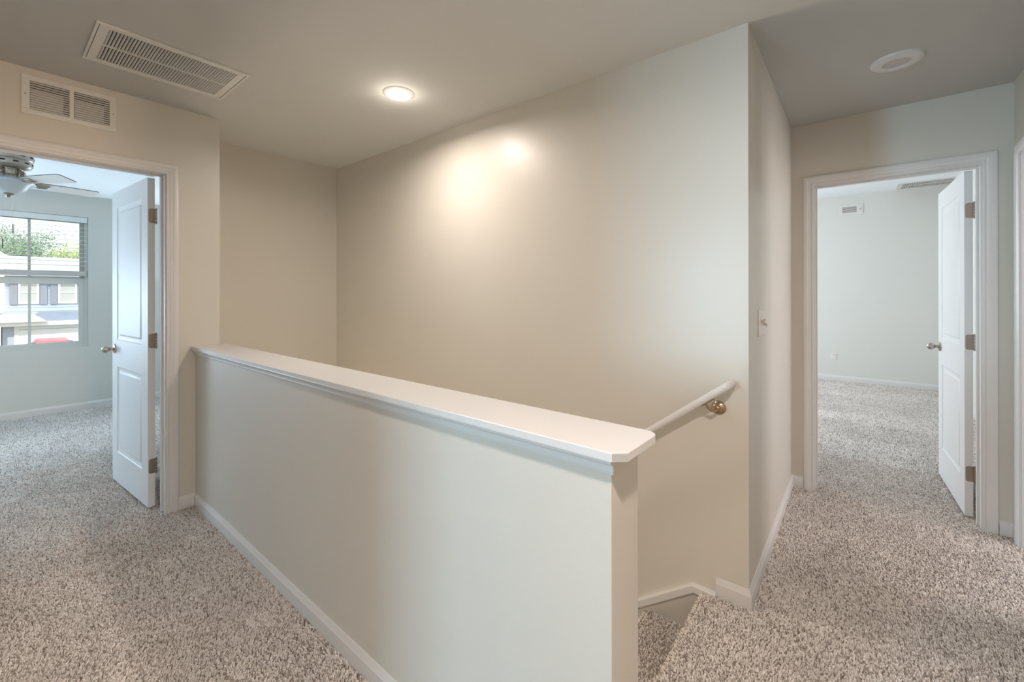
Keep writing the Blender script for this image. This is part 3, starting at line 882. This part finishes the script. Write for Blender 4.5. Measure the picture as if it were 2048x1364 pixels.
me = MB().box(-0.106, 0.066, -0.008, -0.003, -0.004, 0.004).mesh('louver', GRILLE)
for i in range(6):
    o = link('louver', me, r2); o.location = (0, 0, -0.038 + i * 0.0152); 
m = MB(); m.box(0.098, 0.104, -0.020, -0.006, -0.014, 0.014); m.build('damper_lever', NICKEL, r2)

# ------------------------------------------------------------------ handrail
YR = 1.944
hr = thing('handrail', 'white round handrail fixed to the stairwell wall', 'handrail', (-0.47, Y2, 0.81))
loc = rel(hr)
P0 = Vector((-0.436, YR, 0.921)); dr = Vector((-1, 0, -0.765)).normalized()
m = MB()
m.tube([loc(P0), loc(P0 + dr * 3.55)], 0.0168, 24)
m.build('rail', TRIM, hr, smooth=True, angle=60)
m = MB()
m.tube([loc(P0 + dr * 0.004), loc(P0 - dr * 0.010 + Vector((0, 0.004, 0))), loc(P0 - dr * 0.016 + Vector((0, 0.016, 0))), loc(P0 - dr * 0.016 + Vector((0, Y2 - YR, 0)))], 0.0168, 24)
m.build('wall_return', TRIM, hr, smooth=True, angle=60)
for t in (0.093, 1.3, 2.5):
    c = P0 + dr * t                       # rail centre above the bracket
    mt = Vector((c.x + 0.036, Y2, c.z - 0.046))
    m = MB()
    m.lathe([(0.0, 0.016), (0.006, 0.015), (0.016, 0.012), (0.026, 0.007), (0.0295, 0.003), (0.030, 0.0)], 28, tf=lambda p: loc(mt) + Vector((p.x, -p.z, p.y)))
    rose = m.build('bracket_rose', BRASS, hr, smooth=True, angle=50)
    und = c - Vector((0, 0, 1)) * 0.0215
    m = MB()
    a = mt + Vector((0, -0.012, 0))
    m.tube([loc(a), loc(a + Vector((-0.004, -0.018, -0.006))), loc(a + Vector((-0.016, -0.042, -0.004))), loc(und + Vector((0.006, 0.004, -0.012))), loc(und)],
           [0.008, 0.0075, 0.0068, 0.0062, 0.0062], 14)
    m.lathe([(0.0, 0.010), (0.007, 0.0085), (0.0105, 0.002), (0.010, -0.004), (0.005, -0.008), (0.0, -0.009)], 16, tf=lambda p: loc(mt) + Vector((p.x, -0.016 - p.z, p.y + 0.002)))
    m.build('bracket_arm', BRASS, rose, smooth=True, angle=60)
    m = MB()
    ux = dr; uz = Vector((0, 1, 0)); un = ux.cross(uz)
    m.box(-0.030, 0.030, -0.010, 0.010, -0.0015, 0.0015, tf=lambda p: loc(c) + ux * p.x + uz * p.y + un * (p.z) + un.normalized() * (-0.0178 if un.z > 0 else 0.0178))
    m.build('saddle', BRASS, rose)

# ------------------------------------------------------------------ bedroom window
wi = bpy.data.objects.new('window_1', None); COL.objects.link(wi); wi.location = (-6.98, 0.3015, 0.72)
struct(wi, 'single-hung bedroom window seen through the left doorway', 'window')
loc = rel(wi)
WY0, WY1, WZ0, WZ1 = -0.147, 0.750, 0.717, 2.20
def frame4(m, y0, y1, z0, z1, w, x0, x1, wb=None, wt=None):
    wb = wb or w; wt = wt or w
    for a in ((y0, y0 + w, z0, z1), (y1 - w, y1, z0, z1), (y0 + w, y1 - w, z0, z0 + wb), (y0 + w, y1 - w, z1 - wt, z1)):
        m.rbox(x0, x1, *a, 0.0015, tf=loc)
m = MB(); frame4(m, WY0, WY1, WZ0, WZ1, 0.030, -7.04, -6.955, 0.024); m.build('window_frame', VINYL, wi)
m = MB(); frame4(m, WY0 + 0.03, WY1 - 0.03, 1.455, WZ1 - 0.03, 0.034, -7.03, -7.005); us = m.build('upper_sash', VINYL, wi)
m = MB(); frame4(m, WY0 + 0.03, WY1 - 0.03, WZ0 + 0.024, 1.500, 0.044, -6.998, -6.968, 0.036, 0.070); ls = m.build('lower_sash', VINYL, wi)
for par, z0, z1, x in ((us, 1.489, 2.136, -7.018), (ls, 0.777, 1.43, -6.984)):
    m = MB(); m.box(x - 0.003, x + 0.003, WY0 + 0.06, WY1 - 0.06, z0, z1, tf=loc); m.build('pane', GLASS, par)
    m = MB(); m.box(x - 0.0075, x + 0.0075, 0.290, 0.312, z0 - 0.005, z1 + 0.005, tf=loc); m.build('muntin', MATS['window_vinyl'], par)

# ------------------------------------------------------------------ blind
bl = thing('window_blind', 'white slatted blind half raised over the bedroom window', 'blind', (-6.945, 0.3015, 2.2))
loc = rel(bl)
m = MB(); m.rbox(-6.985, -6.925, WY0 + 0.006, WY1 - 0.006, 2.135, 2.196, 0.003, tf=loc); m.build('headrail', BLIND, bl)
s = MB()
hw = 0.024; n = 5
pr = [(-hw + 2 * hw * k / 4, 0.0022 * (1 - ((k - 2) / 2) ** 2)) for k in range(5)]
y0, y1 = WY0 + 0.010 - 0.3015, WY1 - 0.010 - 0.3015
prof = [(x, z + 0.0012) for x, z in pr] + [(x, z - 0.0012) for x, z in reversed(pr)]
n = len(prof)
vs = [(x, y0, z) for x, z in prof] + [(x, y1, z) for x, z in prof]
s.add(vs, [(k, (k + 1) % n, n + (k + 1) % n, n + k) for k in range(n)] + [tuple(range(n)), tuple(reversed(range(n, 2 * n)))])
sme = s.mesh('slat', BLIND)
for i in range(11):
    o = link('slat', sme, bl)
    o.location = loc((-6.955, 0.3015, 2.126 - 0.0485 * i)) ; o.rotation_euler = (0, math.radians(6), 0)
m = MB(); m.rbox(-6.981, -6.929, WY0 + 0.008, WY1 - 0.012, 1.520, 1.578, 0.004, tf=loc); m.build('bottom_rail', RAIL_SHADED, bl)
for y in (0.16, 0.575, 0.02):
    m = MB(); m.tube([loc((-6.929, y, 2.14)), loc((-6.929, y, 1.55))], 0.0008, 6); m.build('ladder_cord', BLIND, bl)

# ------------------------------------------------------------------ ceiling fan
FC = Vector((-5.10, 0.113, ZC))
fan = thing('ceiling_fan', 'brushed metal ceiling fan with white blades in the left bedroom', 'ceiling fan', FC)
m = MB()
m.lathe([(0.120, 0.0), (0.130, -0.006), (0.132, -0.020), (0.125, -0.026), (0.122, -0.034), (0.128, -0.042), (0.134, -0.056), (0.135, -0.082),
         (0.131, -0.094), (0.125, -0.099), (0.128, -0.106), (0.128, -0.134), (0.118, -0.150), (0.096, -0.160), (0.086, -0.166)], 48)
m.build('motor_housing', NICKEL, fan, smooth=True, angle=50)
m = MB()
for row, (zz, n_) in enumerate(((-0.069, 12), (-0.120, 12))):      # dark cooling slots round the housing
    rr = 0.1345 if row == 0 else 0.1275
    for k in range(n_):
        a = 2 * PI * (k + 0.5 * row) / n_
        m.box(-0.014, 0.014, -0.003, 0.0015, zz - 0.006, zz + 0.006, tf=lambda p, a=a, rr=rr: Vector((math.cos(a) * (rr + p.y) - math.sin(a) * p.x, math.sin(a) * (rr + p.y) + math.cos(a) * p.x, p.z)))
m.build('cooling_slots', DARK, fan)
m = MB()
m.lathe([(0.080, -0.160), (0.076, -0.172), (0.070, -0.178), (0.068, -0.212), (0.076, -0.220), (0.080, -0.232)], 32)
for k in range(10):
    a = 2 * PI * k / 10
    m.box(-0.010, 0.010, -0.003, 0.003, -0.212, -0.180, tf=lambda p, a=a: Vector((math.cos(a) * (0.071 + p.y) - math.sin(a) * p.x, math.sin(a) * (0.071 + p.y) + math.cos(a) * p.x, p.z)))
m.build('switch_housing', NICKEL, fan, smooth=True, angle=50)
m = MB()
m.lathe([(0.139, -0.262), (0.141, -0.267), (0.137, -0.272), (0.112, -0.290), (0.092, -0.322), (0.068, -0.344), (0.030, -0.356), (0.0, -0.358)], 48)
m.lathe([(0.080, -0.232), (0.098, -0.246), (0.137, -0.262), (0.139, -0.264), (0.07, -0.262), (0.0, -0.262)], 48)
m.build('light_bowl', BOWL, fan, smooth=True, angle=50)
m = MB()
m.lathe([(0.0, -0.350), (0.030, -0.354), (0.034, -0.360), (0.024, -0.366), (0.012, -0.370), (0.016, -0.377), (0.010, -0.385), (0.0, -0.387)], 24)
m.build('finial', NICKEL, fan, smooth=True, angle=50)
# one blade with its iron, copied five times
def blade_mesh():
    m = MB()
    out = [(0.145, -0.044), (0.30, -0.060), (0.44, -0.066)] + [(0.500 + 0.022 * math.sin(t), -0.046 - 0.022 * math.cos(t)) for t in (0.2, 0.7, 1.2, 1.5)] + [(0.500 + 0.022 * math.sin(t), 0.046 + 0.022 * math.cos(t)) for t in (1.5, 1.2, 0.7, 0.2)] + [(0.44, 0.066), (0.30, 0.060), (0.145, 0.044)]
    n = len(out)
    vs = [(x, y, -0.003) for x, y in out] + [(x, y, 0.003) for x, y in out]
    m.add(vs, [tuple(range(n)), tuple(reversed(range(n, 2 * n)))], 0)
    m.add(vs, [(k, (k + 1) % n, n + (k + 1) % n, n + k) for k in range(n)], 1)
    return m.mesh('blade', [BLADE, BLADE_EDGE])
def iron_mesh():
    m = MB()
    m.tube([(0.075, 0, 0.075), (0.100, 0.012, 0.058), (0.125, 0.0, 0.012), (0.155, -0.006, -0.010), (0.205, 0.0, -0.011)], [0.014, 0.013, 0.012, 0.012, 0.010], 10)
    m.tube([(0.130, 0, -0.002), (0.165, 0.026, -0.009), (0.220, 0.020, -0.008)], [0.009, 0.009, 0.006], 8)
    m.tube([(0.130, 0, -0.002), (0.165, -0.026, -0.009), (0.220, -0.020, -0.008)], [0.009, 0.009, 0.006], 8)
    return m.mesh('blade_arm', [NICKEL], smooth=True)
bme, ime = blade_mesh(), iron_mesh()
for k in range(5):
    a = math.radians(33 + 72 * k)
    b = link('blade', bme, fan); b.location = (0, 0, -0.258)
    b.rotation_mode = 'XYZ'
    b.rotation_euler = (Matrix.Rotation(a, 3, 'Z') @ Matrix.Rotation(math.radians(-13), 3, 'X')).to_euler()
    b.location = (0, 0, 2.195 - ZC)
    i_ = link('blade_arm', ime, b); i_.location = (0, 0, 0)
for dx, dy, ln in ((0.012, -0.030, 0.42), (0.0, 0.022, 0.30)):
    m = MB(); m.tube([(dx, dy, -0.36), (dx, dy, -0.36 - ln + 0.07)], 0.0011, 6); pc = m.build('pull_chain', NICKEL, fan)
    m = MB(); m.tube([(dx, dy, -0.36 - ln + 0.07), (dx, dy, -0.36 - ln)], 0.0030, 8); m.build('pull_weight', BARK, pc)

# ------------------------------------------------------------------ outside
GZ = -2.55
m = MB(); m.box(-90, -7.3, -45, 60, GZ - 0.2, GZ)
struct(place(m.build('ground', LAWN), (-30, 0, GZ)), 'lawn outside the bedroom window', 'ground')
m = MB(); m.box(-20, -13, -45, 60, GZ - 0.1, GZ + 0.02)
struct(place(m.build('street', ASPHALT), (-16, 0, GZ)), 'street in front of the row houses', 'street')
m = MB(); m.box(-29.7, -20, 0.5, 4.2, GZ - 0.1, GZ + 0.04)
struct(place(m.build('driveway', CONCRETE), (-25, 2, GZ)), 'concrete driveway in front of the garage', 'driveway')

XF = -30.0
def row_house(y0, first):
    lab = 'pale blue grey row house with white windows seen through the bedroom window' if first else None
    rh = thing('row_house', lab, 'house', (XF, y0 + 2.2, GZ))
    loc = rel(rh)
    Y0, Y1_ = y0, y0 + 7.4
    m = MB(); m.box(XF - 8, XF - 0.05, Y0, Y1_, GZ, 2.30, tf=loc); m.build('wall', SIDING, rh)
    m = MB()
    z = GZ
    while z < 2.28:
        m.add([loc(v) for v in ((XF - 0.05, Y0, z + 0.18), (XF - 0.05, Y1_, z + 0.18), (XF - 0.034, Y1_, z), (XF - 0.034, Y0, z), (XF - 0.05, Y1_, z), (XF - 0.05, Y0, z))],
              [(0, 1, 2, 3), (3, 2, 4, 5)])
        z += 0.18
    m.build('siding', SIDING, rh)['kind'] = 'stuff'
    m = MB(); m.box(XF - 0.05, XF + 0.03, Y0 - 0.15, Y0 + 0.0, GZ, 2.3, tf=loc); m.build('corner_board', WHITE_EXT, rh)
    # upper roof
    m = MB()
    vs = [(XF + 0.45, Y0 - 0.2, 2.26), (XF + 0.45, Y1_ + 0.2, 2.26), (XF - 4, Y1_ + 0.2, 3.30), (XF - 4, Y0 - 0.2, 3.30), (XF - 8.45, Y1_ + 0.2, 2.26), (XF - 8.45, Y0 - 0.2, 2.26)]
    m.add([loc(v) for v in vs], [(0, 1, 2, 3), (3, 2, 4, 5), (0, 3, 5), (1, 4, 2), (0, 5, 4, 1)]); m.build('roof', ROOF3, rh)
    m = MB(); m.box(XF + 0.40, XF + 0.5, Y0 - 0.2, Y1_ + 0.2, 2.16, 2.30, tf=loc); m.build('gutter', WHITE_EXT, rh)
    # second floor windows with shutters
    for ys in (y0 + 0.52, y0 + 1.78, y0 + 5.0):
        yw0, yw1 = ys, ys + 0.66
        m = MB()
        for a in ((yw0, yw0 + 0.08, 0.86, 2.08), (yw1 - 0.08, yw1, 0.86, 2.08), (yw0 + 0.08, yw1 - 0.08, 0.86, 0.95), (yw0 + 0.08, yw1 - 0.08, 1.99, 2.08), (yw0 + 0.08, yw1 - 0.08, 1.36, 1.42)):
            m.box(XF - 0.03, XF + 0.03, *a, tf=loc)
        wf = m.build('window', WHITE_EXT, rh)
        for z0, z1 in ((0.95, 1.36), (1.42, 1.99)):
            m = MB(); m.box(XF - 0.02, XF + 0.0, yw0 + 0.08, yw1 - 0.08, z0, z1, tf=loc); m.build('pane', CURTAIN, wf)
        for ya in (yw0 - 0.25, yw1 + 0.02):
            m = MB(); m.box(XF - 0.02, XF + 0.035, ya, ya + 0.23, 0.84, 2.08, tf=loc)
            m.build('shutter', SHUTTER, rh)
    # garage roof skirt
    m = MB()
    vs = [(XF, y0 + 1.15, 0.47), (XF, Y1_, 0.47), (XF + 1.3, Y1_, 0.02), (XF + 1.3, y0 + 1.0, 0.02), (XF, Y1_, 0.02), (XF, y0 + 1.0, 0.02)]
    m.add([loc(v) for v in vs], [(0, 1, 2, 3), (3, 2, 4, 5), (1, 4, 2), (0, 3, 5)]); m.build('garage_roof', ROOF, rh)
    m = MB()
    vs = [(XF, y0 - 0.45, 0.40), (XF, y0 + 1.0, 0.40), (XF + 1.6, y0 + 1.35, 0.08), (XF + 1.6, y0 - 0.45, 0.08), (XF, y0 + 1.35, 0.05), (XF, y0 - 0.45, 0.05)]
    m.add([loc(v) for v in vs], [(0, 1, 2, 3), (3, 2, 4, 5), (1, 4, 2), (0, 3, 5)]); m.build('porch_roof', ROOF2, rh)
    m = MB(); m.box(XF + 1.3, XF + 1.4, y0 - 0.5, Y1_, -0.10, 0.09, tf=loc); m.build('fascia', WHITE_EXT, rh)
    m = MB(); m.box(XF, XF + 0.9, y0 + 0.05, Y1_, GZ, 0.0, tf=loc); m.build('garage_wall', SIDING, rh)
    # garage door
    g0, g1 = y0 + 0.38, y0 + 3.6
    m = MB()
    for a in ((g0, g0 + 0.14, GZ, -0.27), (g1 - 0.14, g1, GZ, -0.27), (g0, g1, -0.27, -0.13)): m.box(XF + 0.88, XF + 0.97, *a, tf=loc)
    gd = m.build('garage_door_trim', WHITE_EXT, rh)
    for k in range(4):
        z1 = -0.29 - k * 0.68
        m = MB(); m.rbox(XF + 0.90, XF + 0.94, g0 + 0.14, g1 - 0.14, max(GZ + 0.02, z1 - 0.66), z1, 0.01, tf=loc)
        q = m.build('garage_panel', WHITE_EXT, rh)
        if k == 0:
            for c in range(6):
                yy = g0 + 0.30 + c * 0.47
                m = MB(); m.box(XF + 0.93, XF + 0.955, yy, yy + 0.34, z1 - 0.42, z1 - 0.14, tf=loc); m.build('panel_window', WHITE_EXT, q)
    # downspout
    m = MB(); m.box(XF + 0.0, XF + 0.10, y0 - 0.12, y0 - 0.02, 0.40, 2.2, tf=loc); m.build('downspout', WHITE_EXT, rh)
    m = MB(); m.box(XF + 1.25, XF + 1.42, y0 - 0.2, y0 + 0.0, GZ, 0.08, tf=loc); m.build('porch_post', WHITE_EXT, rh)
    return rh
h1 = row_house(0.42, True)
for i, (yy, lb) in enumerate(((8.45, 'row house just right of the one the window frames'), (-7.6, 'row house just left of the one the window frames'))):
    h = row_house(yy, False); h['label'] = lb
# a further gable roof, bright in the daylight
m = MB()
vs = [(-33, -4.2, 2.2), (-33, 1.6, 2.55), (-33, -1.4, 4.9), (-42, -4.2, 2.2), (-42, 1.6, 2.55), (-42, -1.4, 4.9)]
vs = [(x, y, z) for x, y, z in vs]
m.add(vs, [(0, 1, 2), (5, 4, 3), (0, 2, 5, 3), (1, 4, 5, 2), (0, 3, 4, 1)])
tag(place(m.build('gable_roof', ROOF3), (-37, -1.4, 2.2)), 'pale gable roof rising at left above the row house', 'roof')

def tree(x, y, h, r, mat, label, seed):
    g = np.random.default_rng(seed)
    t = thing('tree', label, 'tree', (x, y, GZ), 0, 'trees beyond the row houses')
    m = MB()
    m.tube([(0, 0, 0), (0.1, 0.05, h * 0.35), (0.0, 0.15, h * 0.62)], [0.26, 0.18, 0.05], 8)
    for k in range(6):
        a = k * 1.05 + seed
        z = h * (0.34 + 0.04 * k)
        m.tube([(0.05, 0.08, z), (math.cos(a) * r * 0.4, math.sin(a) * r * 0.4, z + r * 0.2), (math.cos(a) * r * 0.75, math.sin(a) * r * 0.75, z + r * 0.32)], [0.08, 0.04, 0.012], 6)
    m.build('trunk', BARK, t)
    # leaf clumps: quads scattered in lobes
    N = 13000
    lob = g.normal(0, 1, (16, 3)); lob /= np.linalg.norm(lob, axis=1)[:, None]
    lob *= g.uniform(0.3, 0.75, (16, 1)) * r
    c = lob[g.integers(0, 16, N)] + g.normal(0, 1, (N, 3)) * r * 0.20
    c[:, 2] = c[:, 2] * 0.8 + h - r * 0.85
    u = g.normal(0, 1, (N, 3)); u /= np.linalg.norm(u, axis=1)[:, None]
    w = np.cross(u, g.normal(0, 1, (N, 3))); w /= np.linalg.norm(w, axis=1)[:, None]
    s = g.uniform(0.03, 0.085, (N, 1))
    V = np.stack([c - u * s, c - w * s * 0.6, c + u * s, c + w * s * 0.6], 1).reshape(-1, 3)
    me = bpy.data.meshes.new('crown'); me.from_pydata(V.tolist(), [], [(4 * i, 4 * i + 1, 4 * i + 2, 4 * i + 3) for i in range(N)])
    me.materials.append(mat)
    o = link('crown', me, t); o['kind'] = 'stuff'
    return t
TR = [(-46, 1.5, 8.8, 2.5, LEAF, 'blue green tree, tallest over the roofs in the window'), (-53, 5.0, 8.7, 2.6, LEAF2, 'yellow green tree right of the tall tree in the window'),
      (-53, -1.2, 8.2, 2.6, LEAF2, 'bright yellow green tree at the left edge, behind the gable roof'), (-60, 1.9, 9.4, 3.0, LEAF, 'tree farthest behind, between the yellow green ones'),
      (-46, 8.4, 8.4, 2.6, LEAF2, 'yellow green tree standing right of what the window frames'), (-46, -5.6, 9.0, 2.8, LEAF, 'blue green tree standing left of what the window frames')]
for i, a in enumerate(TR): tree(*a, 20 + i)

# red car parked on the driveway
car = thing('car', 'red car parked before the garage, only its roof showing', 'car', (-25.5, 1.70, GZ + 0.04))
m = MB()
def loft(m, secs, mi=0):
    k = len(secs[0]); n = len(secs)
    vs = [p for s in secs for p in s]
    fs = [(i * k + q, i * k + (q + 1) % k, (i + 1) * k + (q + 1) % k, (i + 1) * k + q) for i in range(n - 1) for q in range(k)]
    fs += [tuple(range(k)), tuple(reversed(range((n - 1) * k, n * k)))]
    m.add(vs, fs, mi)
def sec(x, w, z0, z1, r=0.10):
    z1 *= HS
    return [(x, -w, z0), (x, w, z0), (x, w, z1 - r), (x, w - r, z1), (x, -w + r, z1), (x, -w, z1 - r)]
HS = 1.2
loft(m, [sec(-2.2, 0.70, 0.35, 0.75), sec(-2.1, 0.85, 0.25, 0.92), sec(-1.2, 0.90, 0.22, 1.05), sec(0.6, 0.90, 0.22, 1.05), sec(1.9, 0.86, 0.25, 0.85), sec(2.25, 0.70, 0.32, 0.65)])
body = m.build('body', CARRED, car, smooth=True, angle=50)
m = MB(); loft(m, [sec(-1.75, 0.72, 1.0, 1.06), sec(-1.15, 0.66, 1.0, 1.55), sec(0.35, 0.66, 1.0, 1.60), sec(1.15, 0.74, 0.95, 1.02)]); m.build('cabin_glass', CARGLASS, car)
m = MB(); loft(m, [sec(-1.20, 0.50, 1.22, 1.58, .12), sec(-0.9, 0.55, 1.25, 1.66, .16), sec(0.1, 0.55, 1.28, 1.68, .16), sec(0.45, 0.50, 1.24, 1.62, .12)]); m.build('roof', CARRED, car, smooth=True)
for x in (-1.35, 1.35):
    for y in (-0.86, 0.86):
        m = MB(); m.lathe([(0.0, -0.1), (0.33, -0.1), (0.33, 0.1), (0.0, 0.1)], 20, tf=lambda p: Vector((x + p.x, y + p.z, 0.33 + p.y))); m.build('wheel', RUBBER, car)
